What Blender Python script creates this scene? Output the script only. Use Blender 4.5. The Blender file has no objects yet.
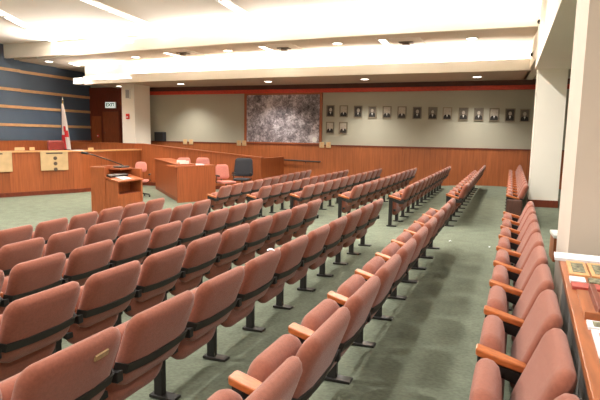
import bpy, bmesh, math, random
from mathutils import Vector, Matrix
random.seed(7)
S = bpy.context.scene
C = S.collection
PI = math.pi

# ------------------------------------------------------------------ materials
def s2l(c):
    return tuple((v/12.92 if v <= .04045 else ((v+.055)/1.055)**2.4) for v in (x/255 for x in c))
def mat(name, rgb, rough=.6, metal=0., spec=.5, noise=None, bump=None, emit=None, stretch=(1, 1, 1), sheen=0.):
    """noise=(scale, amount)  bump=(scale, strength)"""
    m = bpy.data.materials.new(name); m.use_nodes = True
    nt = m.node_tree; N = nt.nodes; L = nt.links; b = N['Principled BSDF']
    c = s2l(rgb)
    b.inputs['Base Color'].default_value = (*c, 1)
    b.inputs['Roughness'].default_value = rough
    b.inputs['Metallic'].default_value = metal
    b.inputs['Specular IOR Level'].default_value = spec
    if sheen:
        b.inputs['Sheen Weight'].default_value = sheen
        b.inputs['Sheen Roughness'].default_value = .5
    if noise or bump:
        tc = N.new('ShaderNodeTexCoord'); mp = N.new('ShaderNodeMapping')
        mp.inputs['Scale'].default_value = stretch
        L.new(tc.outputs['Object'], mp.inputs['Vector'])
    if noise:
        n = N.new('ShaderNodeTexNoise'); n.inputs['Scale'].default_value = noise[0]; n.inputs['Detail'].default_value = 6
        L.new(mp.outputs[0], n.inputs['Vector'])
        r = N.new('ShaderNodeValToRGB'); a = noise[1]
        r.color_ramp.elements[0].position = .3; r.color_ramp.elements[1].position = .7
        r.color_ramp.elements[0].color = (*[max(0, v*(1-a)) for v in c], 1)
        r.color_ramp.elements[1].color = (*[min(1, v*(1+a)) for v in c], 1)
        L.new(n.outputs['Fac'], r.inputs[0]); L.new(r.outputs[0], b.inputs['Base Color'])
    if bump:
        n2 = N.new('ShaderNodeTexNoise'); n2.inputs['Scale'].default_value = bump[0]; n2.inputs['Detail'].default_value = 3
        L.new(mp.outputs[0], n2.inputs['Vector'])
        bp = N.new('ShaderNodeBump'); bp.inputs['Strength'].default_value = bump[1]; bp.inputs['Distance'].default_value = .01
        L.new(n2.outputs['Fac'], bp.inputs['Height']); L.new(bp.outputs[0], b.inputs['Normal'])
    if emit:
        b.inputs['Emission Color'].default_value = (*s2l(emit[0]), 1)
        b.inputs['Emission Strength'].default_value = emit[1]
    return m

def panel_wood(name, rgb, axis, step=1.2, amt=.2, rough=.4):
    """veneer: vertical grain and thin panel joints every `step` metres along world axis"""
    m = mat(name, rgb, rough, noise=(3., amt), stretch=(9, 9, .5))
    nt = m.node_tree; N = nt.nodes; L = nt.links; b = N['Principled BSDF']
    src = b.inputs['Base Color'].links[0].from_socket
    g = N.new('ShaderNodeNewGeometry'); sp = N.new('ShaderNodeSeparateXYZ'); L.new(g.outputs['Position'], sp.inputs[0])
    d = N.new('ShaderNodeMath'); d.operation = 'DIVIDE'; d.inputs[1].default_value = step
    L.new(sp.outputs[axis], d.inputs[0])
    fl = N.new('ShaderNodeMath'); fl.operation = 'FLOOR'; L.new(d.outputs[0], fl.inputs[0])
    wn = N.new('ShaderNodeTexWhiteNoise'); wn.noise_dimensions = '1D'; L.new(fl.outputs[0], wn.inputs['W'])
    mr = N.new('ShaderNodeMapRange'); mr.inputs[3].default_value = .86; mr.inputs[4].default_value = 1.12
    L.new(wn.outputs['Value'], mr.inputs[0])
    fr = N.new('ShaderNodeMath'); fr.operation = 'FRACT'; L.new(d.outputs[0], fr.inputs[0])
    gt = N.new('ShaderNodeMath'); gt.operation = 'GREATER_THAN'; gt.inputs[1].default_value = .008; L.new(fr.outputs[0], gt.inputs[0])
    m2 = N.new('ShaderNodeMapRange'); m2.inputs[3].default_value = .55; L.new(gt.outputs[0], m2.inputs[0])
    mu = N.new('ShaderNodeMath'); mu.operation = 'MULTIPLY'; L.new(mr.outputs[0], mu.inputs[0]); L.new(m2.outputs[0], mu.inputs[1])
    vm = N.new('ShaderNodeVectorMath'); vm.operation = 'SCALE'
    L.new(src, vm.inputs[0]); L.new(mu.outputs[0], vm.inputs['Scale']); L.new(vm.outputs[0], b.inputs['Base Color'])
    return m

M = {}
M['fabric'] = mat('salmon_fabric', (143, 86, 69), .9, spec=.15, noise=(70, .1), bump=(350, .25), sheen=.25)
M['fabric_end'] = mat('end_panel_fabric', (150, 88, 72), .9, spec=.15, noise=(60, .1))
M['band'] = mat('black_band', (38, 33, 30), .55, noise=(40, .15))
M['black'] = mat('black_metal', (30, 27, 26), .5, noise=(30, .15))
M['arm'] = mat('armrest_wood', (176, 98, 50), .35, noise=(6, .22), stretch=(3, 14, 14))
M['endwood'] = mat('end_panel_wood', (84, 52, 42), .5, noise=(8, .2), stretch=(6, 6, .8))
M['tag'] = mat('brass_tag', (170, 140, 100), .4, noise=(50, .15))
M['wain'] = panel_wood('wainscot_wood', (162, 90, 48), 0, 1.22)
M['dais'] = panel_wood('dais_wood', (154, 84, 46), 1, .8)
M['desk'] = panel_wood('desk_wood', (154, 82, 46), 0, 1.7)
M['lowwall'] = panel_wood('low_wall_wood', (158, 86, 47), 0, 1.5)
M['wood'] = mat('plain_wood', (156, 84, 46), .4, noise=(4, .2), stretch=(6, 6, .8))
M['darkwood'] = mat('dark_wood', (112, 48, 28), .4, noise=(4, .2), stretch=(6, 6, .8))
M['ledge'] = mat('dais_ledge_wood', (212, 160, 108), .35, noise=(5, .15), stretch=(6, 2, 6))
M['tablewood'] = mat('table_wood', (158, 92, 54), .35, noise=(5, .2), stretch=(8, 1, 8))
M['paint'] = mat('wall_paint_green_grey', (176, 172, 154), .85, noise=(1.5, .03))
M['cream'] = mat('cream_paint', (243, 238, 226), .8, noise=(1.2, .02))
M['pillar'] = mat('pillar_paint', (214, 200, 186), .85, noise=(1.5, .03))
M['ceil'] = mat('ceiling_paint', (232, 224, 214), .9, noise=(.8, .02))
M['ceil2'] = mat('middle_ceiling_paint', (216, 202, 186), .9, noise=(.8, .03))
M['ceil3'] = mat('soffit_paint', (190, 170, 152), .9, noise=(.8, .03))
M['darktrim'] = mat('dark_trim', (84, 52, 42), .7, noise=(3, .1))
M['red'] = mat('red_wood_crown', (196, 66, 44), .45, noise=(6, .22), stretch=(2, 6, 6))
M['blue'] = mat('blue_grey_panel', (72, 86, 104), .8, noise=(2, .06))
M['strip'] = mat('maple_strip', (206, 160, 116), .45, noise=(5, .15), stretch=(6, 1, 6))
M['white'] = mat('white_plastic', (232, 230, 224), .5, noise=(8, .03))
M['paper'] = mat('white_paper', (224, 227, 232), .8, noise=(14, .05))
M['beige'] = mat('beige_plate', (206, 176, 132), .6, noise=(6, .08))
M['seal'] = mat('dark_seal', (96, 80, 66), .6, noise=(40, .4))
M['leather'] = mat('red_leather', (120, 44, 40), .4, noise=(12, .15))
M['salmon2'] = mat('office_salmon', (200, 128, 116), .85, noise=(40, .08))
M['blackfab'] = mat('black_mesh_fabric', (44, 44, 50), .75, noise=(50, .15))
M['chrome'] = mat('chrome', (190, 186, 180), .25, metal=1., noise=(10, .05))
M['redplastic'] = mat('red_alarm_plastic', (214, 52, 40), .4, noise=(10, .05))
M['greyskirt'] = mat('grey_table_skirt', (138, 134, 130), .8, noise=(6, .06))
M['lamp'] = mat('lamp_diffuser', (255, 250, 240), .5, emit=((255, 246, 232), 9.))
M['strip_lamp'] = mat('strip_lamp_diffuser', (255, 250, 240), .5, emit=((255, 246, 234), 5.))
M['exit'] = mat('exit_sign_face', (240, 245, 240), .5, emit=((225, 240, 232), .75))
M['green'] = mat('exit_letters', (14, 74, 50), .5, noise=(9, .05))
M['flagwhite'] = mat('flag_white', (236, 228, 226), .8, noise=(10, .04))
M['flagred'] = mat('flag_red', (206, 44, 50), .8, noise=(10, .06))
M['flagblue'] = mat('flag_navy', (52, 48, 78), .8, noise=(10, .06))
M['gold'] = mat('gold_finial', (190, 160, 90), .3, metal=.8, noise=(10, .06))
M['frame'] = mat('portrait_frame', (124, 112, 94), .4, noise=(20, .2))
M['framelight'] = mat('portrait_frame_light', (150, 138, 118), .4, noise=(20, .1))
M['suit'] = mat('portrait_suit', (36, 33, 31), .6, noise=(30, .3))
M['skin'] = mat('portrait_face', (188, 176, 160), .6, noise=(60, .2))
for k, c in (('bgd', (70, 62, 56)), ('bgm', (112, 102, 90)), ('bgl', (182, 172, 156))):
    M[k] = mat('portrait_ground_'+k, c, .6, noise=(20, .2))
M['purplish'] = mat('brochure_blue', (88, 110, 176), .5, noise=(20, .2))
M['brgreen'] = mat('brochure_green', (112, 124, 104), .5, noise=(25, .4))
M['brpink'] = mat('brochure_salmon_print', (226, 128, 112), .5, noise=(25, .15))
M['brred'] = mat('brochure_red', (172, 76, 66), .5, noise=(25, .25))
M['brdark'] = mat('brochure_dark_print', (118, 116, 92), .5, noise=(45, .95))

# carpet: mottled grey-green loop pile with faint cross ribs
def carpet():
    m = mat('carpet', (118, 125, 109), .97, spec=.05, noise=(5, .12), bump=(260, .5))
    nt = m.node_tree; N = nt.nodes; L = nt.links; b = N['Principled BSDF']
    src = b.inputs['Base Color'].links[0].from_socket
    g = N.new('ShaderNodeNewGeometry')
    mp = N.new('ShaderNodeMapping'); mp.inputs['Scale'].default_value = (34, 50, 34); L.new(g.outputs['Position'], mp.inputs[0])
    n = N.new('ShaderNodeTexNoise'); n.inputs['Scale'].default_value = 1.; n.inputs['Detail'].default_value = 3; L.new(mp.outputs[0], n.inputs['Vector'])
    mr = N.new('ShaderNodeMapRange'); mr.inputs[1].default_value = .35; mr.inputs[2].default_value = .65; mr.inputs[3].default_value = .86; mr.inputs[4].default_value = 1.12
    L.new(n.outputs['Fac'], mr.inputs[0])
    vm = N.new('ShaderNodeVectorMath'); vm.operation = 'SCALE'; L.new(src, vm.inputs[0]); L.new(mr.outputs[0], vm.inputs['Scale'])
    L.new(vm.outputs[0], b.inputs['Base Color'])
    return m
M['carpet'] = carpet()

# big black-and-white picture: crackled pale tracks over dark grounds
def photo_mat():
    m = bpy.data.materials.new('aerial_photo'); m.use_nodes = True
    nt = m.node_tree; N = nt.nodes; L = nt.links; b = N['Principled BSDF']; b.inputs['Roughness'].default_value = .6
    tc = N.new('ShaderNodeTexCoord')
    nz = N.new('ShaderNodeTexNoise'); nz.inputs['Scale'].default_value = 1.3; nz.inputs['Detail'].default_value = 10; nz.inputs['Roughness'].default_value = .72
    L.new(tc.outputs['Object'], nz.inputs['Vector'])
    n2 = N.new('ShaderNodeTexNoise'); n2.inputs['Scale'].default_value = 7; n2.inputs['Detail'].default_value = 8; n2.inputs['Roughness'].default_value = .8; n2.inputs['Distortion'].default_value = 1.2
    L.new(tc.outputs['Object'], n2.inputs['Vector'])
    mx = N.new('ShaderNodeMath'); mx.operation = 'ADD'; L.new(nz.outputs['Fac'], mx.inputs[0]); L.new(n2.outputs['Fac'], mx.inputs[1])
    r1 = N.new('ShaderNodeValToRGB'); e = r1.color_ramp.elements
    e[0].position = .84; e[0].color = (.03, .026, .032, 1); e[1].position = 1.22; e[1].color = (.52, .47, .49, 1)
    k = r1.color_ramp.elements.new(1.0); k.color = (.16, .135, .145, 1)
    mr = N.new('ShaderNodeMapRange'); mr.inputs[1].default_value = .80; mr.inputs[2].default_value = 1.22
    e[0].position = .0; e[1].position = .45; e[1].color = (.22, .185, .195, 1); e[2].position = .85; e[2].color = (.66, .6, .62, 1)
    L.new(mx.outputs[0], mr.inputs[0]); L.new(mr.outputs[0], r1.inputs[0]); L.new(r1.outputs[0], b.inputs['Base Color'])
    return m
M['photo'] = photo_mat()

# ------------------------------------------------------------------ mesh helpers
class MB:
    def __init__(s): s.v = []; s.f = []; s.sm = []
    def add(s, vs, fs, smooth=False):
        o = len(s.v); s.v += [tuple(x) for x in vs]
        for f in fs: s.f.append([i+o for i in f]); s.sm.append(smooth)
        return s
    def box(s, x0, x1, y0, y1, z0, z1, fn=None):
        vs = [(x, y, z) for x in (x0, x1) for y in (y0, y1) for z in (z0, z1)]
        if fn: vs = [fn(*p) for p in vs]
        return s.add(vs, [(0, 1, 3, 2), (4, 6, 7, 5), (0, 4, 5, 1), (2, 3, 7, 6), (0, 2, 6, 4), (1, 5, 7, 3)])
    def slab(s, A, B, t, z0, z1, z0b=None, z1b=None):
        """wall standing on plan line A->B, thickness t towards the left of A->B"""
        A = Vector(A); B = Vector(B); d = (B-A).normalized(); n = Vector((-d.y, d.x))*t
        z0b = z0 if z0b is None else z0b; z1b = z1 if z1b is None else z1b
        p = [(A.x, A.y, z0), (B.x, B.y, z0b), (B.x+n.x, B.y+n.y, z0b), (A.x+n.x, A.y+n.y, z0),
             (A.x, A.y, z1), (B.x, B.y, z1b), (B.x+n.x, B.y+n.y, z1b), (A.x+n.x, A.y+n.y, z1)]
        return s.add(p, [(0, 3, 2, 1), (4, 5, 6, 7), (0, 1, 5, 4), (1, 2, 6, 5), (2, 3, 7, 6), (3, 0, 4, 7)])
    def prism(s, pts, z0, z1):
        n = len(pts)
        vs = [(p[0], p[1], z0) for p in pts]+[(p[0], p[1], z1) for p in pts]
        return s.add(vs, [list(range(n))[::-1], list(range(n, 2*n))]+[(i, (i+1) % n, n+(i+1) % n, n+i) for i in range(n)])
    def tube(s, pts, r, n=8):
        pts = [Vector(p) for p in pts]; rs = r if isinstance(r, (list, tuple)) else [r]*len(pts)
        vs = []
        for i, p in enumerate(pts):
            t = (pts[min(i+1, len(pts)-1)]-pts[max(i-1, 0)]).normalized()
            a = t.orthogonal().normalized() if abs(t.z) > .95 else t.cross(Vector((0, 0, 1))).normalized()
            b = t.cross(a)
            for k in range(n):
                w = 2*PI*k/n; vs.append(p+(a*math.cos(w)+b*math.sin(w))*rs[i])
        fs = [(i*n+k, i*n+(k+1) % n, (i+1)*n+(k+1) % n, (i+1)*n+k) for i in range(len(pts)-1) for k in range(n)]
        fs += [list(range(n))[::-1], list(range((len(pts)-1)*n, len(pts)*n))]
        return s.add(vs, fs, True)
    def disc(s, c, r, h, n=20):
        vs = [(c[0]+r*math.cos(2*PI*k/n), c[1]+r*math.sin(2*PI*k/n), c[2]+z) for z in (0, h) for k in range(n)]
        return s.add(vs, [list(range(n))[::-1], list(range(n, 2*n))]+[(k, (k+1) % n, n+(k+1) % n, n+k) for k in range(n)])
    def pillow(s, hw, hh, r, layers, fn, n=7):
        """stack of inset rounded rectangles; layers = [(inset, w)...]; fn maps (u, v, w) to a point"""
        loops = []
        for ins, w in layers:
            a, b = max(hw-ins, .01), max(hh-ins, .01); q = max(min(r-ins*.6, a*.98, b*.98), .004)
            lp = []
            for cx, cy, st in ((a-q, b-q, 0), (-a+q, b-q, PI/2), (-a+q, -b+q, PI), (a-q, -b+q, 1.5*PI)):
                for k in range(n+1):
                    w_ = st+PI/2*k/n; lp.append(fn(cx+q*math.cos(w_), cy+q*math.sin(w_), w))
            loops.append(lp)
        m = len(loops[0]); vs = [p for lp in loops for p in lp]
        fs = [(i*m+k, i*m+(k+1) % m, (i+1)*m+(k+1) % m, (i+1)*m+k) for i in range(len(loops)-1) for k in range(m)]
        fs += [list(range(m))[::-1], list(range((len(loops)-1)*m, len(loops)*m))]
        return s.add(vs, fs, True)
    def build(s, name, m, parent=None, bevel=0, loc=None):
        me = bpy.data.meshes.new(name); me.from_pydata(s.v, [], s.f)
        bm = bmesh.new(); bm.from_mesh(me); bmesh.ops.recalc_face_normals(bm, faces=bm.faces)
        if bevel: bmesh.ops.bevel(bm, geom=bm.edges[:], offset=bevel, segments=2, affect='EDGES', profile=.5, clamp_overlap=True)
        bm.to_mesh(me); bm.free()
        if not bevel: me.polygons.foreach_set('use_smooth', s.sm)
        me.materials.append(M[m] if isinstance(m, str) else m)
        o = bpy.data.objects.new(name, me); C.objects.link(o)
        if parent: o.parent = parent
        if loc: o.location = loc
        return o

def tag(o, label=None, cat=None, group=None, kind=None):
    if label: o['label'] = label
    if cat: o['category'] = cat
    if group: o['group'] = group
    if kind: o['kind'] = kind
    return o
def thing(name, label, cat, loc=(0, 0, 0), rz=0, group=None):
    o = bpy.data.objects.new(name, None); C.objects.link(o); o.location = loc; o.rotation_euler = (0, 0, rz)
    o.empty_display_size = .1
    return tag(o, label, cat, group)
def struct(name, mb, m, label, bevel=0, cat='wall'):
    return tag(mb.build(name, m, None, bevel), label, cat, None, 'structure')
def copy_tree(o, parent=None):
    c = o.copy(); C.objects.link(c)
    if parent: c.parent = parent
    for ch in list(o.children): copy_tree(ch, c)
    return c

ORD = ['first', 'second', 'third', 'fourth', 'fifth', 'sixth', 'seventh', 'eighth', 'ninth', 'tenth', 'eleventh', 'twelfth', 'thirteenth', 'fourteenth']

# ------------------------------------------------------------------ the room
SL, XA, XB = .0755, -.39, -5.13
ZL = -SL*(XA-XB)
def fz(x): return -SL*max(0, min(XA-x, XA-XB))
YB, XW, XR, YF = 17.4, -16.1, 5.0, -4.5
fl = MB()
xs = [XW-.2, XB, XA, XR]
vs = [(x, y, fz(x)) for x in xs for y in (YF, YB+.1)]
fl.add(vs, [(2*i, 2*i+2, 2*i+3, 2*i+1) for i in range(3)])
vs2 = [(x, y, -.6) for x in (xs[0], xs[-1]) for y in (YF, YB+.1)]
struct('floor', fl, 'carpet', 'grey green carpeted floor sloping down to the dais', cat='floor')

struct('wall_back', MB().box(XW-.2, XR, YB, YB+.2, -.4, 5.0), 'paint', 'green grey painted back wall above wood wainscot')
struct('trim_1', MB().box(-14.4, XR, YB-.05, YB, -.33, 1.17), 'wain', 'honey brown wood wainscot along the back wall', cat='wainscot')
struct('trim_2', MB().box(-14.4, XR, YB-.07, YB, 1.17, 1.21), 'darkwood', 'dark cap rail on the back wall wainscot', cat='trim')
struct('trim_3', MB().box(-14.4, XR, YB-.09, YB, 3.06, 3.20), 'red', 'red wood crown strip at top of back wall', .01, cat='trim')
struct('trim_4', MB().box(-14.4, XR, YB-.06, YB, 3.20, 3.37), 'darktrim', 'dark band between red crown and soffit', cat='trim')
struct('trim_8', MB().box(-14.4, XR, YB-.075, YB-.05, -.33, -.2), 'darkwood', 'dark base board along the back wall wainscot', cat='trim')
struct('wall_left', MB().box(XW-.2, XW, YF, YB, -.4, 5.0).box(XW, XW+.12, YF, 13.8, 1.0, 4.6), 'blue', 'dark blue grey panelled wall behind the dais')
w = MB()
w.box(XW, XW+.05, 13.8, YB, -.33, 1.17).box(XW, XW+.15, YF, 13.82, -.33, 1.17)
struct('trim_5', w, 'wood', 'wood wainscot under the blue panelled wall', cat='wainscot')
for i, (z, h) in enumerate(((3.66, .1), (2.98, .1), (2.37, .1), (1.73, .1))):
    struct('trim_%d' % (10+i), MB().box(XW, XW+.15, YF, 13.81, z-h/2, z+h/2).box(XW, XW+.03, 13.81, YB-.1, z-h/2, z+h/2), 'strip',
           '%s pale maple strip across the blue wall' % ['topmost', 'second highest', 'third highest', 'lowest'][i], cat='trim')
struct('wall_right', MB().box(XR, XR+.2, YF, YB+.2, -.4, 5.0), 'pillar', 'plain painted right wall outside the view')
struct('wall_front', MB().box(XW-.2, XR+.2, YF-.2, YF, -.4, 5.0), 'cream', 'plain painted wall behind the viewer')

# wood door bay at the left end of the back wall
struct('wall_door', MB().box(XW, -14.4, YB-.1, YB, -.33, 3.4), 'darkwood', 'dark wood bay around the door behind the dais')
struct('trim_6', MB().box(-16.0, -15.5, YB-.13, YB-.1, .9, 2.2), 'wood', 'lighter wood panel left of the door', .006, cat='trim')
d = thing('door_1', 'brown wood door under the lit exit sign', 'door', (-14.95, YB-.1, .55)); d['kind'] = 'structure'
MB().box(-.42, .42, -.05, 0, 0, 1.84).build('door_leaf', mat('door_wood', (142, 74, 42), .4, noise=(4, .2), stretch=(6, 6, .8)), d)
MB().box(-.48, -.42, -.07, 0, 0, 1.9).box(.42, .48, -.07, 0, 0, 1.9).box(-.42, .42, -.07, 0, 1.84, 1.9).build('door_frame', 'darkwood', d)
MB().tube([(-.36, -.05, .95), (-.36, -.1, .95), (-.26, -.1, .95)], .012).build('door_handle', 'chrome', d)
struct('floor_landing', MB().box(XW, -11.72, 15.1, YB-.1, -.32, .55), 'carpet', 'raised landing behind the low wall', cat='floor')

# ceilings and the two dropped light shelves, stepping down to the back wall
Z1, Z2, Z3 = 4.5, 4.03, 3.36
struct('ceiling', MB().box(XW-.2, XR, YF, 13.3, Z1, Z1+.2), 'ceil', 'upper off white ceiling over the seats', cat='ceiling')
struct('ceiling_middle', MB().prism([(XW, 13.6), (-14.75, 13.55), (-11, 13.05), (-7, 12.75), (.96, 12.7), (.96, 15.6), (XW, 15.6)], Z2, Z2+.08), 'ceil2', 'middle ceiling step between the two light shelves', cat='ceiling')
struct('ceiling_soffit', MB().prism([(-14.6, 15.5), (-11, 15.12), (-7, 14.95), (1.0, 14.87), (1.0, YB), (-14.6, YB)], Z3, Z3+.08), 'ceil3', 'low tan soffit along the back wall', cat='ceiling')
def strip_xy(mb, pts, t, z0, z1):
    for a, b in zip(pts, pts[1:]): mb.slab(a, b, t, z0, z1)
    return mb
lip1 = [(-14.75, 13.45), (-11, 12.95), (-7, 12.62), (-3, 12.5), (.96, 12.5)]
struct('beam_shelf_near', strip_xy(MB(), lip1, .1, Z2-.035, 4.34), 'cream', 'long cream light shelf across the upper ceiling', cat='beam')
mb = MB()
for a, b in zip(lip1, lip1[1:]): mb.slab((a[0], a[1]+.08), (b[0], b[1]+.08), .67, Z2-.02, Z2+.03)
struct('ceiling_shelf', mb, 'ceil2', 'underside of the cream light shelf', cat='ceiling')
struct('beam_shelf_cove', MB().box(XW, .96, 13.2, 13.3, Z2, Z1), 'cream', 'cove wall above the near light shelf', cat='beam')
lip2 = [(-14.6, 15.4), (-11, 15.0), (-7, 14.82), (-3, 14.75), (.98, 14.75)]
struct('beam_shelf_far', strip_xy(MB(), lip2, .1, Z3-.03, 3.62), 'cream', 'long cream fascia above the tan soffit', cat='beam')
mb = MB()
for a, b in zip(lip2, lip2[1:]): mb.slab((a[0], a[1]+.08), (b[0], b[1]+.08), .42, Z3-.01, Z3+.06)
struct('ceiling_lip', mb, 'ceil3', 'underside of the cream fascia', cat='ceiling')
struct('beam_end_cap', MB().box(-15.0, -14.55, 15.3, 15.9, Z3-.02, Z3+.2), 'cream', 'lit stub end of the far light shelf', cat='beam')
struct('beam_far_cove', MB().box(-14.6, .98, 15.5, 15.6, Z3+.05, Z2), 'cream', 'cove wall above the tan soffit', cat='beam')
struct('wall_cove_end', MB().box(XW, -14.6, 15.6, YB, Z2-.02, 4.6), 'ceil2', 'ceiling over the door bay', cat='ceiling')

# right hand columns and the beam they carry
def colx(y): return .655+.042*(y-6.5)
A = (colx(3.9), 3.9); B = (colx(12.45), 12.45)
struct('column_far', MB().prism([(.96, 12.4), (1.56, 12.43), (1.53, 13.1), (.985, 13.1)], 0, Z1), 'cream', 'cream square column beyond the right hand chairs', cat='column')
struct('baseboard_far_column', MB().prism([(.95, 12.38), (1.57, 12.41), (1.54, 13.11), (.975, 13.11)], 0, .16), 'darkwood', 'dark red wood base on the far cream column', cat='baseboard')
struct('beam_right', MB().prism([(.59, 3.8), (1.55, 3.8), (1.95, 12.5), (.9, 12.5)], 3.05, Z1), 'cream', 'deep beam running between the two right columns', cat='beam')
struct('column_near', MB().prism([(.588, 3.95), (1.5, 3.95), (1.5, 4.75), (.615, 4.75)], 0, 3.05), 'pillar', 'broad pinkish near column beside the brochure table', cat='column')
struct('beam_right_end', MB().box(.93, 1.2, 12.45, YB, Z3, Z1), 'cream', 'end wall closing the light shelves on the right', cat='beam')
struct('column_left', MB().prism([(-13.28, 15.95), (-12.69, 15.95), (-12.69, 16.9), (-13.28, 16.9)], -.32, Z3), 'cream', 'cream square column behind the low wall', cat='column')

# linear lights of the upper ceiling (radial), diffusers and downlights
for i, (a, b) in enumerate((((-11.1, 8.4), (-13.9, 13.6)), ((-8.55, 7.6), (-9.05, 12.6)), ((-5.55, 7.6), (-5.9, 12.3)), ((-2.3, 7.6), (-2.4, 12.3)))):
    t = thing('ceiling_light', '%s slim white linear light in the upper ceiling from the blue wall' % ORD[i], 'ceiling light', (a[0], a[1], Z1), 0, 'linear ceiling lights')
    L_ = Vector(b)-Vector(a)
    t.rotation_euler.z = math.atan2(L_.y, L_.x)
    n = L_.length
    MB().box(0, n, -.13, -.10, -.03, 0).box(0, n, .10, .13, -.03, 0).build('housing', 'white', t)
    MB().box(.02, n-.02, -.10, .10, -.02, 0).build('diffuser', 'strip_lamp', t)
    for k in (.3, .55, .8):
        MB().box(n*k-.06, n*k+.06, -.06, .06, -.05, -.02).build('spot_head', 'chrome', t)
for i, x in enumerate((-9.6, -6.2, -2.72)):
    nm = ['leftmost', 'middle', 'rightmost'][i]
    t = thing('ceiling_light', '%s short linear light in the middle ceiling step' % nm, 'ceiling light', (x, 13.7, Z2), 0, 'short linear lights')
    MB().box(-.12, -.09, -.72, .8, -.02, 0).box(.09, .12, -.72, .8, -.02, 0).build('housing', 'white', t)
    MB().box(-.09, .09, -.72, .8, -.015, 0).build('diffuser', 'strip_lamp', t)
    t = thing('air_vent', '%s white square air vent plate beside a short linear light' % nm, 'air vent', (x+.6, 13.7, Z2), 0, 'ceiling vents')
    MB().box(-.4, .4, -.6, .8, -.025, 0).build('plate', 'ceil', t)
    MB().box(-.22, .14, -.1, .16, -.05, -.025).disc((-.04, .03, -.09), .1, .06).build('grille', 'seal', t)
dl = [(-7.53, 13.85, Z2), (-4.0, 13.57, Z2), (-.52, 13.8, Z2), (-11.2, 14.2, Z2), (-14.55, 14.85, Z2), (-14.78, 15.3, Z2), (-15.05, 14.25, Z2),
      (-10.85, 16.3, Z3), (-7.24, 16.2, Z3), (-3.83, 16.2, Z3), (-.4, 16.3, Z3), (-13.9, 16.6, Z3)]
DLN = ['in the middle ceiling above the staff desk', 'in the middle ceiling left of the rightmost vent', 'in the middle ceiling at far right', 'in the middle ceiling above the left column',
       'near the blue wall, middle of its three', 'near the blue wall, rightmost of its three', 'near the blue wall, leftmost of its three',
       'in the low soffit, just right of the left column', 'in the low soffit above the big picture', 'in the low soffit above the portraits\' left half', 'in the low soffit above the portraits\' right half', 'in the low soffit beside the left column']
for (x, y, z), nm in zip(dl, DLN):
    t = thing('downlight', 'round lit downlight '+nm, 'ceiling light', (x, y, z), 0, 'round ceiling downlights')
    n = 24; r0, r1 = .12, .15
    vs = [(r*math.cos(2*PI*k/n), r*math.sin(2*PI*k/n), zz) for r, zz in ((r0, -.004), (r1, -.012), (r1, 0), (r0, 0)) for k in range(n)]
    MB().add(vs, [(j*n+k, j*n+(k+1) % n, ((j+1) % 4)*n+(k+1) % n, ((j+1) % 4)*n+k) for j in range(4) for k in range(n)]).build('trim_ring', 'white', t)
    MB().disc((0, 0, -.006), .12, .005).build('lens', 'lamp', t)

# ------------------------------------------------------------------ theatre chairs
DZ = -.052
def pl_back(u, v, w):
    # v -.207 .. .207 from bottom to top edge ; w thickness, + towards the sitter (-x)
    k = 1.0-.16*max(0, -(v+.02)/.2)**2-.05*max(0, v/.2)
    tl = math.radians(21)
    lx = -(w+.30*u*u)                     # wings curve towards the sitter
    return (-.082+v*math.sin(tl)+lx*math.cos(tl), u*k, .552+DZ+v*math.cos(tl)-lx*math.sin(tl))
BL = [(.15, -.040), (.07, -.038), (.03, -.034), (.010, -.020), (0, 0), (.006, .020), (.022, .034), (.06, .042), (.15, .046)]
def pl_seat(u, v, w):
    # folded up seat: v -.18 .. .18
    k = 1.0-.06*max(0, v/.18)**2-.08*max(0, -v/.18)**2
    tl = math.radians(-6)
    lx = -w-.25*max(0, -v)*.3
    return (-.268+v*math.sin(tl)+lx*math.cos(tl), u*k, .405+DZ+v*math.cos(tl))
SLY = [(.13, -.056), (.06, -.053), (.025, -.046), (.006, -.026), (0, 0), (.006, .024), (.025, .042), (.06, .051), (.13, .055)]
HS = .2838
def standard(parent, y, panel=False, end=0):
    leg = MB().box(-.33, -.272, y-.021, y+.021, .0, .53+DZ).build('leg', 'black', parent, .004)
    MB().box(-.355, -.18, y-.036, y+.036, -.012, .008).build('foot_plate', 'black', leg, .003)
    br = MB()                             # side arm: thin black web under the pad, running down into the band
    pr = [(p_[0], p_[1]+DZ) for p_ in [(-.33, .549), (-.33, .50), (-.25, .475), (-.15, .44), (-.075, .445), (-.075, .50), (-.12, .49)]]
    n = len(pr)
    br.add([(p[0], y+d_, p[1]) for d_ in (-.019, .019) for p in pr], [list(range(n))[::-1], list(range(n, 2*n))]+[(i, (i+1) % n, n+(i+1) % n, n+i) for i in range(n)])
    br.build('arm_bracket', 'black', parent, .004)
    arm = MB()
    ol = [(-.338, -.030), (-.328, -.038), (-.25, -.038), (-.14, -.028), (-.13, -.018), (-.13, .018), (-.14, .028), (-.25, .038), (-.328, .038), (-.338, .030)]
    arm.add([(px, y+py, z+DZ-.25*(px+.365)) for z in (.562, .594) for px, py in ol],
            [list(range(10))[::-1], list(range(10, 20))]+[(i, (i+1) % 10, 10+(i+1) % 10, 10+i) for i in range(10)])
    arm.build('armrest', 'arm', parent, .008)
    if panel:
        p = MB()
        p.pillow(.12, .17, .03, [(.03, -.012), (.004, -.011), (0, 0), (.004, .011), (.03, .012)], lambda u, v, w: (-.20+u, y-.03+w*.8, .34+DZ+v))
        p.build('end_panel', 'endwood', parent)

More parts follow.
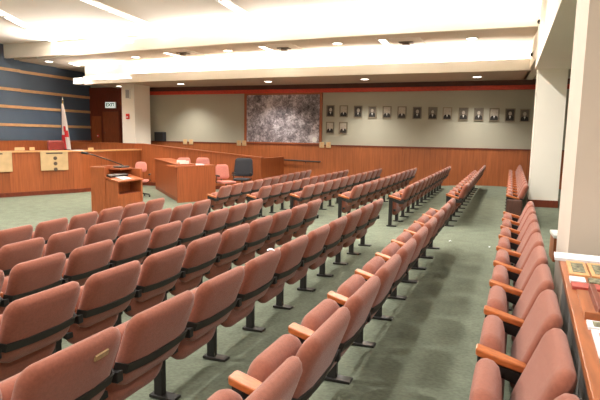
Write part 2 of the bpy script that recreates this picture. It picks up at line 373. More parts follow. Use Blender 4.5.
def make_chair(name='theatre_chair', near_end=False, panel=False, plate=False):
    t = thing(name, '', 'chair')
    MB().pillow(.262, .207, .070, BL, pl_back).build('backrest', 'fabric', t)
    # band across the rear of the back, wrapping round both edges
    bd = MB(); rows_ = []
    N_ = 16
    for zz in (-.088, -.036):
        for off in (-.046, -.037):
            row = []
            for k in range(N_+1):
                u = -.268+.536*k/N_
                ww = off+(.040 if abs(u) > .262 else (.012 if abs(u) > .235 else 0))
                kk = 1/(1.0-.16*max(0, -(zz+.02)/.2)**2)
                row.append(pl_back(u*kk, zz, ww))
            rows_.append(row)
    vsb = [p for r_ in rows_ for p in r_]; n = N_+1
    q = lambda a, c: [(a*n+k, a*n+k+1, c*n+k+1, c*n+k) for k in range(N_)]
    fsb = q(0, 2)+q(2, 3)+q(3, 1)+q(1, 0)+[(0, n, 3*n, 2*n), (N_, n+N_, 3*n+N_, 2*n+N_)]
    bd.add(vsb, fsb).build('back_band', 'band', t)
    MB().pillow(.245, .192, .11, SLY, pl_seat).build('seat', 'fabric', t)
    for s_ in (-1, 1):
        MB().box(-.26, -.22, min(s_*.21, s_*.262), max(s_*.21, s_*.262), .30+DZ, .34+DZ).build('seat_hinge', 'black', t, .004)
    standard(t, HS)
    if near_end: standard(t, -HS, panel)
    if plate:
        p = MB(); q4 = ((.06, .125), (.14, .125), (.14, .152), (.06, .152))
        cs = [pl_back(u, v, -.043) for u, v in q4]; cs2 = [pl_back(u, v, -.034) for u, v in q4]
        p.add(cs+cs2, [(0, 1, 2, 3), (4, 7, 6, 5), (0, 4, 5, 1), (1, 5, 6, 2), (2, 6, 7, 3), (3, 7, 4, 0)]).build('name_plate', 'tag', t)
    return t
PROTO = {}
def chair(x, y, tilt, label, kind):
    if kind not in PROTO:
        o = PROTO[kind] = make_chair('theatre_chair', kind in ('near', 'panel'), kind == 'panel', kind == 'plate')
    else:
        o = copy_tree(PROTO[kind]); o.name = 'theatre_chair'
    o.location = (x, y, fz(x-.2)+.009); o.rotation_euler = (0, 0, tilt); o.scale = (G_, G_, G_)
    tag(o, label, 'chair', 'salmon theatre chairs in rows')
    return o
SP = .588; K = 1.12; G_ = 1.036  # chair rows scaled about the camera, chairs enlarged to go with it
#        row  x at y0, y0, x at y1, y1 (rear top corner line), first y, last y
NEAR = [('seventh', .318, 2.03, .535, 6.20, 1.20), ('sixth', -.516, 1.468, -.307, 6.186, .9), ('fifth', -1.34, 1.551, -1.185, 6.286, 1.0),
        ('fourth', -2.107, 2.098, -2.027, 6.335, 1.5), ('third', -2.906, 2.664, -2.965, 6.50, 2.1), ('second', -3.738, 3.254, -3.85, 6.55, 2.6), ('first', -4.588, 4.003, -4.746, 6.65, 3.2)]
FAR = [('seventh', .653, 8.747, .926, 15.25), ('sixth', -.218, 8.43, .009, 14.45), ('fifth', -1.093, 8.391, -.874, 14.48),
       ('fourth', -2.008, 8.675, -1.749, 14.3), ('third', -3.023, 8.99, -2.78, 14.5), ('second', -3.934, 9.036, -3.782, 14.7), ('first', -4.80, 9.0, -4.95, 14.6)]
for row, xa, ya, xb, yb, ymin in NEAR:
    xa, ya, xb, yb, ymin = (K*q for q in (xa, ya, xb, yb, ymin))
    sl = (xb-xa)/(yb-ya); tl = -math.atan(sl)
    ys = []
    y = yb-.215
    while y > ymin-.2: ys.append(y); y -= SP
    for i, y in enumerate(ys):
        x = xa+sl*(y-ya)
        kd = 'near' if y == ys[-1] else 'mid'
        if row == 'fifth' and abs(y-1.5) < .28: kd = 'plate'
        extra = 'with name plate ' if kd == 'plate' else ''
        chair(x, y, tl, 'salmon chair %s%s before cross aisle, near block, %s row from dais' % (extra, ORD[i], row), kd)
for row, xa, ya, xb, yb in FAR:
    xa, ya, xb, yb = (K*q for q in (xa, ya, xb, yb))
    sl = (xb-xa)/(yb-ya); tl = -math.atan(sl); y = ya-.215; i = 0
    while y < yb-.1:
        x = xa+sl*(y-ya)
        chair(x, y, tl, 'salmon chair %s beyond the cross aisle, far block, %s row from dais' % (ORD[i], row), ('panel' if row == 'seventh' else 'near') if i == 0 else 'mid')
        y += SP*1.02; i += 1
# paper scraps
def scrap(x, y, z, rz, sz, label):
    vs = []
    for a, b, c in ((-1, -.7, 0), (0, -.8, .012), (1, -.6, .004), (1, .7, .0), (.1, .8, .016), (-1, .6, .006)):
        vs.append((a*sz, b*sz*.7, c))
    vs2 = [(p[0], p[1], p[2]+.003) for p in vs]
    o = MB().add(vs+vs2, [(0, 1, 4, 5), (1, 2, 3, 4), (6, 11, 10, 7), (7, 10, 9, 8)]+[(i, (i+1) % 6, 6+(i+1) % 6, 6+i) for i in range(6)]).build('paper_scrap', 'paper')
    o.location = (x, y, z); o.rotation_euler.z = rz
    return tag(o, label, 'paper')
scrap(-.42, 7.55, fz(-.42)+.002, .3, .022, 'small white paper scrap on the carpet of the cross aisle')
scrap(.12, 7.35, .002, 1.1, .018, 'tiny white paper scrap on the aisle carpet near the right row')
scrap(-1.45, 3.32, .655, .3, .028, 'folded white paper resting on top of a chair back')

# ------------------------------------------------------------------ dais
DP = [(-15.1, 6.3), (-14.2, 7.5), (-12.75, 10.15), (-11.78, 12.25), (-11.62, 13.4), (-11.62, 14.9)]
t = thing('council_dais', 'long curved wood council dais with pale ledge at left', 'dais', (0, 0, ZL))
mb = MB()
for a, b in zip(DP, DP[1:]): mb.slab(a, b, .08, 0, 1.26)
mb.build('front_panel', 'dais', t)
mb = MB()
for a, b in zip(DP, DP[1:]): mb.slab(a, b, .095, 0, .12)
for a, b in zip(DP, DP[1:]):
    d_ = (Vector(b)-Vector(a)).normalized(); o_ = Vector((d_.y, -d_.x))*.012
    mb.slab(Vector(a)+o_, Vector(b)+o_, .012, 0, .12)
mb.build('plinth', 'darkwood', t)
mb = MB()
for a, b in zip(DP, DP[1:]):
    d_ = (Vector(b)-Vector(a)).normalized(); o_ = Vector((d_.y, -d_.x))*.03
    mb.slab(Vector(a)+o_-d_*.01, Vector(b)+o_+d_*.01, .34, 1.26, 1.30)
mb.build('ledge', 'ledge', t)
mb = MB()
for a, b in zip(DP, DP[1:]):
    d_ = (Vector(b)-Vector(a)).normalized(); o_ = Vector((-d_.y, d_.x))*.10
    mb.slab(Vector(a)+o_, Vector(b)+o_, .7, 1.0, 1.04)
mb.build('worktop', 'wood', t)
struct('floor_dais', MB().prism([(XW, 6.3), (-15.2, 6.35)]+[(p[0]-.1, p[1]+.05) for p in DP[1:-1]]+[(-11.72, 14.9), (XW, 14.9)], ZL, .2), 'carpet', 'raised carpet platform behind the dais', cat='floor')
# beige boards hung on the dais front
def dais_pt(y):
    for a, b in zip(DP, DP[1:]):
        if a[1] <= y <= b[1]:
            k = (y-a[1])/(b[1]-a[1]); return Vector((a[0]+(b[0]-a[0])*k, y)), math.atan2(b[1]-a[1], b[0]-a[0])
for i, (yc, w_, lab) in enumerate(((9.95, 1.15, 'beige notice board hanging on the dais front at the picture edge'), (11.5, .78, 'beige notice board with three dark seals hanging on the dais front'))):
    p, a = dais_pt(yc); t = thing('notice_board', lab, 'notice board', (p.x+math.sin(a)*.034, p.y-math.cos(a)*.034, ZL+.72), a, 'beige boards on the dais')
    MB().box(-w_/2, w_/2, -.02, 0, 0, .57).build('board', 'beige', t, .004)
    mb = MB(); mb.box(-w_*.3, w_*.3, -.024, -.02, .49, .53)
    mb.build('heading_strip', 'seal', t)
    for z in (.36, .2, .03):
        n = 18; vs = [(.02+.055*math.cos(2*PI*k/n), y_, z+.055*math.sin(2*PI*k/n)) for y_ in (-.027, -.02) for k in range(n)]
        MB().add(vs, [list(range(n)), list(range(n, 2*n))[::-1]]+[(k, (k+1) % n, n+(k+1) % n, n+k) for k in range(n)]).build('seal', 'seal', t)
# small things on the dais ledge
def on_dais(y, off): p, a = dais_pt(y); return (p.x-math.sin(a)*off, p.y+math.cos(a)*off, ZL+1.30), a
for y, w_, h_, nm in ((10.72, .26, .1, 'wide beige name plate on the dais ledge by the seal board'), (11.02, .14, .1, 'narrow cream name plate on the dais ledge left of leather chair'), (12.75, .2, .08, 'small grey name plate on the right end of the dais ledge')):
    loc, a = on_dais(y, .2); t = thing('name_plate', nm, 'name plate', loc, a, 'name plates on the dais')
    MB().box(-w_/2, w_/2, -.01, .01, .008, h_).build('plate', 'beige', t, .003)
    MB().box(-w_/2, w_/2, -.035, .035, 0, .01).build('foot', 'wood', t)
loc, a = on_dais(12.2, .15)
o = MB().box(-.16, .16, -.1, .1, 0, .012).build('paper_stack', 'paper', None, 0, loc); o.rotation_euler.z = a
tag(o, 'low white paper stack lying on the dais ledge', 'paper')

# ------------------------------------------------------------------ office chairs
def office_chair(x, y, z, rz, hb, m, label, wb=.46, name='office_chair', bb=.55):
    t = thing(name, label, 'office chair', (x, y, z), rz)
    MB().tube([(0, 0, .12), (0, 0, .44)], .028, 10).build('stem', 'black', t)
    for k in range(5):
        w_ = 2*PI*k/5
        lg = MB().tube([(0, 0, .12), (.27*math.cos(w_), .27*math.sin(w_), .075)], [.026, .016], 8).build('leg', 'black', t)
        cx, cy = .27*math.cos(w_), .27*math.sin(w_)
        MB().tube([(cx-.02, cy, .03), (cx+.02, cy, .03)], .03, 10).build('caster', 'black', lg)
    MB().pillow(.24, .24, .09, [(.1, -.035), (.02, -.034), (0, -.012), (0, .012), (.02, .032), (.1, .04)], lambda u, v, w: (u, v, .475+w)).build('seat', m, t)
    hh = (hb-bb)/2
    MB().pillow(wb/2, hh, .09, [(.1, -.03), (.02, -.028), (0, -.008), (0, .012), (.02, .03), (.1, .035)],
                lambda u, v, w: (u*(1-.12*max(0, v/hh)), .24+(v+hh)*.12-w-.3*u*u, bb+hh+v)).build('backrest', m, t)
    MB().tube([(0, .18, .44), (0, .29, .47), (0, .29, bb+.08)], .02).build('back_post', 'black', t)
    for s in (-1, 1):
        MB().tube([(s*.23, .12, .46), (s*.28, .1, .48), (s*.28, .06, .66)], .014).tube([(s*.28, -.12, .67), (s*.28, .14, .67)], .022).build('armrest', 'black', t)
    return t
office_chair(-14.0, 13.62, .2, PI/2, 1.0, 'leather', 'dark red leather high backed chair behind the dais by flag', .78, 'leather_chair')
office_chair(-9.1, 13.75, ZL, .5, 1.10, 'salmon2', 'pink office chair behind the desk, left of two behind papers')  # this and the next chairs placed from image pixels at assumed depths
office_chair(-8.42, 13.75, ZL, .4, 1.12, 'salmon2', 'pink office chair behind the desk, right of two behind papers')
office_chair(-7.16, 13.05, ZL, 1.0, .98, 'salmon2', 'pink office chair turned sideways at the right end of desk')
office_chair(-7.2, 14.15, ZL, 0.25, 1.13, 'blackfab', 'black high backed office chair against the low wall', .62)
office_chair(-9.5, 12.1, ZL, .5, 1.02, 'salmon2', 'pink round backed office chair behind the lectern', .34, bb=.72)

# ------------------------------------------------------------------ low wall, handrail
LA, LB = (-11.66, 14.94), (-7.0, 15.12)
struct('wall_low', MB().slab(LA, LB, .14, ZL, 1.10, ZL, .74).slab((LB[0]-.01, LB[1]), (LB[0]+.01, LB[1]+2.0), .14, ZL, .74), 'lowwall', 'sloping low wood wall behind the staff desk', cat='low wall')
struct('wall_low_rear', MB().slab((XW+.05, 15.0), (-11.6, 14.96), .12, ZL, 1.10), 'lowwall', 'low wood wall behind the dais under the left column', cat='low wall')
struct('trim_9', MB().slab((XW+.05, 14.97), (-11.6, 14.93), .18, 1.10, 1.14), 'wood', 'wood cap on the low wall behind the dais', cat='trim')
struct('trim_7', MB().slab((LA[0], LA[1]-.03), (LB[0]+.03, LB[1]-.03), .2, 1.10, 1.145, .74, .785), 'wood', 'wood cap on the sloping low wall', cat='trim')
struct('baseboard_low', MB().slab((LA[0], LA[1]-.015), (LB[0], LB[1]-.015), .012, ZL, ZL+.12), 'darkwood', 'dark base of the low wall', cat='baseboard')
t = thing('handrail', 'dark metal handrail on the back wall below the picture', 'handrail', (0, 0, 0))
MB().tube([(-7.85, YB-.06, .63), (-7.85, YB-.13, .63), (-7.7, YB-.13, .63), (-5.8, YB-.13, .59), (-5.65, YB-.13, .59), (-5.65, YB-.06, .59)], .025).build('rail', 'black', t)
for x in (-7.3, -6.2): MB().tube([(x, YB-.13, .6), (x, YB-.12, .53), (x, YB-.04, .53)], .014).build('bracket', 'black', t)

# ------------------------------------------------------------------ staff desk
t = thing('staff_desk', 'wood clerk desk with angled wing in front of low wall', 'desk', (0, 0, ZL))
MB().slab((-7.78, 11.48), (-7.2, 12.5), .06, 0, .96).build('front_panel', 'desk', t)
MB().slab((-10.46, 14.14), (-7.84, 11.6), .06, 0, 1.0).build('wing_panel', 'desk', t)
MB().slab((-7.82, 11.44), (-7.18, 12.53), .62, .96, 1.0).build('counter', 'wood', t, .005)
MB().slab((-10.48, 14.12), (-7.95, 11.66), .55, 1.0, 1.04).build('wing_counter', 'wood', t, .005)
MB().slab((-10.44, 14.12), (-7.86, 11.61), .012, 0, .1).build('plinth', 'darkwood', t)
def book(x, y, z, rz, w_, d_, h_, m, name, label, cat, group=None, tilt=0):
    o = MB().box(-w_/2, w_/2, -d_/2, d_/2, 0, h_).build(name, m, None, 0, (x, y, z)); o.rotation_euler = (tilt, 0, rz)
    return tag(o, label, cat, group)
t = thing('document_tray', 'white paper tray standing on the desk corner', 'tray', (-7.95, 12.0, ZL+1.0), -.75)
MB().box(-.18, .18, -.13, .13, 0, .02).box(-.18, -.165, -.13, .13, .02, .13).box(.165, .18, -.13, .13, .02, .13).build('tray', 'white', t)
MB().box(-.15, .15, -.11, .11, .02, .07).build('papers', 'ledge', t)
book(-7.62, 12.25, ZL+1.0, .9, .3, .22, .03, 'paper', 'paper_stack', 'white papers lying on the right part of the staff desk', 'paper')

# ------------------------------------------------------------------ lectern
t = thing('lectern', 'wood speaker lectern with open shelf facing the dais', 'lectern', (-8.4, 8.97, ZL))
MB().box(0, .06, 0, 1.04, 0, 1.09).build('front_panel', 'wood', t, .004)
MB().box(.06, .40, 0, .07, 0, 1.09).build('side_panel', 'wood', t, .004)
MB().box(.06, .62, .96, 1.04, 0, 1.02).build('side_panel', 'wood', t, .004)
MB().box(.40, .74, .02, .06, 0, .80).box(.40, .74, .82, .86, 0, .80).box(.38, .73, .06, .82, 0, .48).box(.38, .42, .06, .82, .48, .86).build('cabinet', 'wood', t, .003)
MB().add([(.38, .0, .88), (.38, .89, .88), (.77, .89, .79), (.77, 0, .79), (.38, 0, .85), (.38, .89, .85), (.77, .89, .76), (.77, 0, .76)],
         [(0, 1, 2, 3), (4, 7, 6, 5), (0, 4, 5, 1), (1, 5, 6, 2), (2, 6, 7, 3), (3, 7, 4, 0)]).build('reading_top', 'wood', t)
MB().box(.42, .72, .06, .82, .48, .495).build('shelf', 'darkwood', t)
MB().box(.06, .40, .52, .96, 1.0, 1.04).build('side_ledge', 'wood', t, .004)
o = MB().box(-.12, .12, -.16, .16, 0, .006).build('paper', 'paper', None, 0, (-7.82, 9.36, ZL+.838)); o.rotation_euler = (0, math.atan2(.09, .39), .1)
tag(o, 'white sheet lying on the lectern reading top', 'paper')
o = MB().box(-.06, .06, -.3, .3, 0, .05).build('control_pad', 'black', None, .006, (-7.95, 9.33, ZL+.866)); o.rotation_euler = (0, math.atan2(.09, .39), 0)
tag(o, 'black control pad at the back of the lectern top', 'control pad')
t = thing('microphone', 'black gooseneck microphone rising from the lectern', 'microphone', (-8.16, 9.70, ZL+1.04))
MB().box(-.12, .12, -.13, .17, 0, .04).build('base', 'black', t, .01)
MB().tube([(0, .1, .04), (-.03, .02, .08), (-.12, -.3, .2), (-.22, -.7, .33), (-.26, -.82, .355)], .012).build('gooseneck', 'black', t)
MB().tube([(-.25, -.79, .35), (-.28, -.92, .375)], [.028, .03], 10).build('capsule', 'black', t)

# ------------------------------------------------------------------ flag, exit sign, alarms, plates
t = thing('flag', 'furled white flag with red marks on a pole by blue wall', 'flag', (-14.75, 14.5, .2))
MB().tube([(0, 0, 0), (0, 0, 2.42)], .016).disc((0, 0, 0), .16, .05).build('pole', 'gold', t)
MB().tube([(0, 0, 2.42), (0, 0, 2.47), (0, 0, 2.58)], [.02, .035, .003]).build('finial', 'chrome', t)
def cloth(u0, u1, z0, z1, off=0.):
    mb = MB(); nu, nz = 26, 22; g = []
    for j in range(nz+1):
        k = j/nz
        for i in range(nu+1):
            u = u0+(u1-u0)*i/nu; z_ = z0+(z1-z0)*k
            kk = (2.34-z_)/1.75                     # 0 at the top of the cloth
            wd = .05+.30*min(1, max(0, kk))**.8
            g.append((u*wd, -.05-.05*math.sin(u*17+kk*2)*min(1, .3+kk)-off, z_))
    n = nu+1
    fr = list(g); bk = [(p[0], p[1]+.006, p[2]) for p in g]; m_ = len(g)
    fs = [(j*n+i, j*n+i+1, (j+1)*n+i+1, (j+1)*n+i) for j in range(nz) for i in range(nu)]
    return mb.add(fr+bk, fs+[[m_+q_ for q_ in f[::-1]] for f in fs], True)
cloth(-.1, 1.0, .6, 2.34).build('cloth', 'flagwhite', t)
cloth(-.25, 0.0, .62, 2.2, .004).build('blue_fold', 'flagblue', t)
cloth(.25, .8, 1.32, 1.52, .008).build('red_mark', 'flagred', t)
cloth(.45, .9, 1.12, 1.36, .009).build('red_mark', 'flagred', t)
cloth(.0, .45, .62, 1.2, .009).build('red_stripe', 'flagred', t)

def text_mesh(s, size, name, m, parent, loc, rot=(PI/2, 0, 0), ext=.004, off=0):
    cu = bpy.data.curves.new(name, 'FONT'); cu.body = s; cu.size = size; cu.extrude = ext; cu.offset = off; cu.align_x = 'CENTER'; cu.align_y = 'CENTER'
    tmp = bpy.data.objects.new('tmp', cu); C.objects.link(tmp)
    me = bpy.data.meshes.new_from_object(tmp.evaluated_get(bpy.context.evaluated_depsgraph_get()))
    bpy.data.objects.remove(tmp); me.name = name; me.materials.clear(); me.materials.append(M[m])
    o = bpy.data.objects.new(name, me); C.objects.link(o); o.parent = parent; o.location = loc; o.rotation_euler = rot
    return o
t = thing('exit_sign', 'lit white exit sign with green letters above the door', 'exit sign', (-14.93, YB-.14, 2.53), .2)
MB().box(-.24, .24, -.06, .0, 0, .26).build('housing', 'white', t, .006)
MB().box(-.22, .22, -.068, -.06, .02, .24).build('face', 'exit', t)
text_mesh('EXIT', .19, 'lettering', 'green', t, (0, -.074, .13), off=.006)
t = thing('fire_alarm', 'red fire alarm on the left cream column', 'fire alarm', (-13.0, 15.95, 2.04))
MB().box(-.07, .07, -.05, 0, 0, .2).build('body', 'redplastic', t, .008)
MB().box(-.04, .04, -.062, -.05, .05, .1).build('lever', 'white', t)
t = thing('fire_alarm', 'small red alarm pull on the wood bay by the door', 'fire alarm', (-15.66, YB-.13, 1.3))
MB().box(-.05, .05, -.04, 0, 0, .13).build('body', 'redplastic', t, .006)
MB().box(-.03, .03, -.05, -.04, .05, .09).build('lever', 'white', t)
t = thing('wall_speaker', 'grey white speaker box high on the left cream column', 'speaker', (-12.95, 15.95, 2.8))
MB().box(-.1, .1, -.07, 0, 0, .36).build('case', 'white', t, .01)
MB().box(-.08, .08, -.076, -.07, .03, .33).build('grille', mat('speaker_grille', (168, 166, 164), .7, noise=(60, .2)), t)
t = thing('wall_speaker', 'small dark speaker on the back wall right of left column', 'speaker', (-12.6, YB, 1.21))
MB().box(-.14, .3, -.2, 0, 0, .36).build('case', 'blackfab', t, .01)
MB().box(-.1, .26, -.206, -.2, .04, .32).build('grille', 'black', t)
for i, x in enumerate((-11.36, -11.08, -8.95, -8.72, -5.6, -5.35)):
    nm = ['left one of the pair nearest the left column', 'right one of the pair nearest the left column', 'left one of the pair at the picture\'s left edge',
          'right one of the pair at the picture\'s left edge', 'left one of the pair at the picture\'s right edge', 'right one of the pair at the picture\'s right edge'][i]
    t = thing('outlet_plate', 'beige outlet plate, '+nm, 'outlet', (x, YB-.07, 1.1), 0, 'beige outlet plates on the wainscot')
    MB().box(-.09, .09, -.012, 0, 0, .2).build('plate', 'beige', t, .003)
    MB().box(-.03, .03, -.016, -.012, .03, .08).box(-.03, .03, -.016, -.012, .12, .17).build('socket', 'ledge', t)

# ------------------------------------------------------------------ pictures on the back wall
t = thing('wall_photograph', 'large black and white crowd photograph in a wood frame', 'picture', (-7.17, YB-.001, 1.21))
MB().box(-1.46, 1.46, -.05, 0, .05, 1.79).build('print', 'photo', t)
MB().box(-1.55, -1.46, -.08, 0, 0, 1.85).box(1.46, 1.55, -.08, 0, 0, 1.85).box(-1.46, 1.46, -.08, 0, 1.79, 1.85).box(-1.46, 1.46, -.08, 0, 0, .05).build('frame', 'wood', t)
n = 20; vs = [(1.28+.09*math.cos(2*PI*k/n), y_, .17+.10*math.sin(2*PI*k/n)) for y_ in (-.056, -.05) for k in range(n)]
MB().add(vs, [list(range(n)), list(range(n, 2*n))[::-1]]+[(k, (k+1) % n, n+(k+1) % n, n+k) for k in range(n)]).build('white_seal', 'white', t)
PX = [-5.32, -4.83, -4.31, -3.80, -3.29, -2.78, -2.27, -1.76, -1.29, -.78, -.31, .16, .63, 1.06]
bgs = ['bgd', 'bgl', 'bgd', 'bgm', 'bgl', 'bgl', 'bgd', 'bgm', 'bgl', 'bgm', 'bgm', 'bgl', 'bgd', 'bgm', 'bgl', 'bgl']
def portrait(x, z, i, label):
    t = thing('portrait', label, 'picture', (x, YB-.001, z), 0, 'framed portraits on the back wall')
    w_, h_ = .148, .205
    fm = 'framelight' if i % 5 == 3 else 'frame'
    MB().box(-w_, -w_+.03, -.04, 0, -h_, h_).box(w_-.03, w_, -.04, 0, -h_, h_).box(-w_+.03, w_-.03, -.04, 0, h_-.03, h_).box(-w_+.03, w_-.03, -.04, 0, -h_, -h_+.03).build('frame', fm, t)
    MB().box(-w_+.03, w_-.03, -.015, 0, -h_+.03, h_-.03).build('photo', bgs[i], t)
    rr = random.Random(i); dx = rr.uniform(-.012, .012); a = rr.uniform(.042, .052)
    n = 20
    sh = [(-.118, -.174), (.118, -.174), (.116, -.11), (.10, -.06), (.05, -.03), (-.05, -.03), (-.10, -.06), (-.116, -.11)]
    MB().add([(p[0]+dx*.3, -.021, p[1]) for p in sh]+[(p[0]+dx*.3, -.015, p[1]) for p in sh], [list(range(8)), list(range(8, 16))[::-1]]+[(k, (k+1) % 8, 8+(k+1) % 8, 8+k) for k in range(8)]).build('suit', 'suit', t)
    hd = [(dx+a*math.cos(2*PI*k/n), .045+a*1.3*math.sin(2*PI*k/n)) for k in range(n)]
    MB().add([(p[0], -.026, p[1]) for p in hd]+[(p[0], -.015, p[1]) for p in hd], [list(range(n)), list(range(n, 2*n))[::-1]]+[(k, (k+1) % n, n+(k+1) % n, n+k) for k in range(n)]).build('face', 'skin', t)
    sc = [(-.028, -.035), (.028, -.035), (0, -.12)]
    MB().add([(p[0]+dx*.5, -.0235, p[1]) for p in sc]+[(p[0]+dx*.5, -.020, p[1]) for p in sc], [(0, 1, 2), (5, 4, 3), (0, 3, 4, 1), (1, 4, 5, 2), (2, 5, 3, 0)]).build('shirt', 'white', t)
for i, x in enumerate(PX):
    portrait(x, 2.41-.0125*i*.9, i, 'small framed portrait, %s from the left in the upper row' % ORD[i])
portrait(-5.32, 1.82, 14, 'small framed portrait, left one of two in the lower row')
portrait(-4.83, 1.82, 15, 'small framed portrait, right one of two in the lower row')

# ------------------------------------------------------------------ little spot fixtures on the right beam
for (y, z, nm) in ((11.85, 3.95, 'higher'), (13.72, 3.57, 'lower')):
    x0 = .9 if y < 12.4 else .93
    t = thing('beam_camera', '%s small black dome fixture on the cream beam end' % nm, 'fixture', (x0, y, z), 0, 'dome fixtures on the beam')
    MB().box(-.02, 0, -.08, .08, -.08, .08).build('plate', 'cream', t, .004)
    MB().pillow(.05, .05, .045, [(.03, .05), (.012, .035), (0, .0)], lambda u, v, w: (-.02-w, u, v)).build('dome', 'black', t)

# ------------------------------------------------------------------ brochure table
ta = .08
t = thing('brochure_table', 'wood brochure table with grey side beside near column', 'table', (0, 0, 0))
TP = [(.27, 1.0), (1.3, .95), (1.38, 3.62), (.44, 3.68)]
TX = lambda y: .335+(y-1.6)*.075
TP = [(TX(.9), .9), (1.35, .85), (1.5, 3.62), (TX(3.66), 3.66)]
MB().prism(TP, .71, .75).build('tabletop', 'tablewood', t, .004)
MB().slab((TX(.95)+.035, .95), (TX(3.6)+.035, 3.6), -.02, .06, .71).build('side_panel', 'greyskirt', t)
for x, y in ((TX(1.0)+.1, 1.0), (1.27, 1.0), (TX(3.5)+.1, 3.5), (1.4, 3.5)):
    MB().box(x-.03, x+.03, y-.03, y+.03, 0, .71).build('leg', 'black', t, .004)
t2 = thing('brochure_rack', 'low wood brochure rack with dividers on the table', 'rack', (.43, 2.33, .75), -ta)
MB().box(0, .7, 0, .02, 0, .035).build('front_lip', 'tablewood', t2, .003)
MB().box(.05, .075, .02, .44, 0, .05).build('divider', 'darkwood', t2, .003)
MB().box(.0, .7, .02, .44, 0, .012).build('base', 'tablewood', t2)
bro = [ # x, y0, y1, w, h, z, material, label, print material
    (.445, 3.46, 3.64, .9, .018, .75, 'paper', 'stack of white sheets along the far end of table', None),
    (.475, 3.08, 3.42, .10, .014, .75, 'ledge', 'cream leaflet at the far left corner of the table', 'brdark'),
    (.585, 3.07, 3.41, .12, .014, .75, 'ledge', 'yellow and black leaflet second from the far left corner', 'brdark'),
    (.715, 3.06, 3.40, .2, .014, .75, 'beige', 'dark patterned leaflet in the far row toward the column', 'brdark'),
    (.458, 2.93, 3.03, .075, .014, .75, 'paper', 'white leaflet on the table in front of the cream leaflet', None),
    (.55, 2.93, 3.03, .14, .014, .75, 'brdark', 'dark leaflet lying behind the red leaflet', None),
    (.45, 2.80, 2.90, .28, .016, .75, 'brred', 'red leaflet on the table behind the wood rack', None),
    (.535, 2.42, 2.68, .18, .03, .763, 'paper', 'white leaflet with salmon picture in the wooden rack', 'brpink'),
    (.425, 2.21, 2.30, .2, .012, .75, 'paper', 'white leaflet with dark heading in front of the rack', 'brdark'),
    (.410, 1.92, 2.19, .2, .012, .75, 'paper', 'white leaflet with large salmon print nearest the rack', 'brpink'),
    (.395, 1.76, 1.89, .18, .012, .75, 'brgreen', 'grey green leaflet between salmon and blue leaflets', 'ledge'),
    (.385, 1.45, 1.74, .18, .012, .75, 'purplish', 'blue leaflet at the near end of the table', None)]
for x, y0, y1, w_, h_, z, m, lab, pm in bro:
    t = thing('brochure', lab, 'brochure', (x, y0, z), -ta, 'brochures on the table')
    d_ = y1-y0
    MB().box(0, w_, 0, d_, 0, h_).build('cover', m, t)
    if pm:
        MB().box(.02, w_*.85, d_*.15, d_*.85, h_, h_+.002).build('print', pm, t)
t = thing('wood_stand', 'wood bin with white top standing behind the right row', 'stand', (.90, 7.0, 0))
MB().box(-.05, .05, -.2, .2, 0, .30).build('body', 'wood', t, .006)
MB().box(-.06, .06, -.21, .21, .30, .34).build('top', 'white', t, .006)

# ------------------------------------------------------------------ light
def area(name, loc, sx, sy, e, rot=(0, 0, 0), col=(1, .955, .89), spread=PI):
    l = bpy.data.lights.new(name, 'AREA'); l.shape = 'RECTANGLE'; l.size = sx; l.size_y = sy; l.energy = e; l.color = col; l.spread = spread
    o = bpy.data.objects.new(name, l); C.objects.link(o); o.location = loc; o.rotation_euler = rot
    o['kind'] = 'helper'
    return o
def spot(name, loc, e, ang, rot=(0, 0, 0), r=.06, blend=.6, col=(1, .955, .89)):
    l = bpy.data.lights.new(name, 'SPOT'); l.energy = e; l.spot_size = math.radians(ang); l.spot_blend = blend; l.shadow_soft_size = r; l.color = col
    o = bpy.data.objects.new(name, l); C.objects.link(o); o.location = loc; o.rotation_euler = rot
    o['kind'] = 'helper'
    return o
area('cove_lamp_near', (-6.4, 12.95, 4.30), 14.4, .2, 3600, (math.radians(-132), 0, 0))
spot('room_or_fill_lamp', (-.7, 8.8, Z1-.05), 420, 150, r=.09)  # added fill to brighten the far column and right row
_a = Vector((1.2, 12.4, 1.7))-Vector((-.5, 9.4, 4.3))
spot('column_fill_light', (-.5, 9.4, 4.3), 330, 60, _a.to_track_quat('-Z', 'Y').to_euler(), .05)  # added fill aimed at the far column, no real fixture
spot('room_or_fill_lamp', (-.9, 4.4, Z1-.05), 260, 150, r=.09)  # added fill for the near column and the right-hand chairs
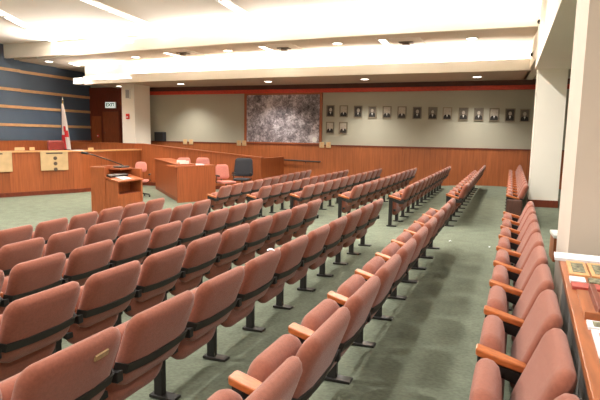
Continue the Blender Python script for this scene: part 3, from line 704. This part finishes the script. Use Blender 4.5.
for x in (-10.8, -6.6, -2.4):
    spot('room_or_fill_lamp', (x, 10.6, Z1-.05), 330, 155, r=.09)  # fill row added to lift the back wall and dais
area('cove_lamp_far', (-6.8, 15.2, 3.48), 14.5, .15, 800, (PI, 0, 0))
for x in (-10.85, -7.24, -3.83, -.4):
    spot('downlight_lamp', (x, 16.25, Z3-.03), 420, 112, (math.radians(3), 0, 0), blend=1.)
for x, y in ((-7.53, 13.85), (-4., 13.6), (-.52, 13.8), (-11.2, 14.2), (-14.6, 14.9)):
    spot('downlight_lamp', (x, y, Z2-.03), 220, 110)
for x in (-10.5, -6.3, -2.6, 2.6):
    for y in (-1.5, 2.8, 7.2):
        spot('room_or_fill_lamp', (x, y, Z1-.05), 430 if x < 0 else (620 if y < 0 else 110), 150, r=.09)  # overhead room lights; the rear right one is strengthened for the near column
area('ceiling_fill_light', (-6, 4, Z1-.03), 14, 10, 300)  # broad soft fill added under the whole ceiling, not a fitting
W = bpy.data.worlds.new('world'); S.world = W; W.use_nodes = True
W.node_tree.nodes['Background'].inputs[0].default_value = (1, .95, .9, 1)
W.node_tree.nodes['Background'].inputs[1].default_value = .05

# ------------------------------------------------------------------ camera
f, yaw, pitch, roll = 500., -.354, .127, -.017
cy, sy, cp, sp = math.cos(yaw), math.sin(yaw), math.cos(pitch), math.sin(pitch)
fw = Vector((sy*cp, cy*cp, -sp)); r = Vector((cy, -sy, 0)); dn = fw.cross(r)
r2 = r*math.cos(roll)+dn*math.sin(roll); d2 = -r*math.sin(roll)+dn*math.cos(roll)
cam = bpy.data.cameras.new('camera'); cam.sensor_width = 36; cam.lens = f/600*36; cam.clip_start = .05; cam.clip_end = 100
co = bpy.data.objects.new('camera', cam); C.objects.link(co)
R = Matrix((r2, -d2, -fw)).transposed().to_4x4(); co.matrix_world = Matrix.Translation((0, 0, 1.5)) @ R
S.camera = co
S.view_settings.view_transform = 'Standard'; S.view_settings.look = 'None'; S.view_settings.exposure = 0.0; S.view_settings.gamma = 1
S.view_settings.use_curve_mapping = False
S.cycles.max_bounces = 8; S.cycles.diffuse_bounces = 5
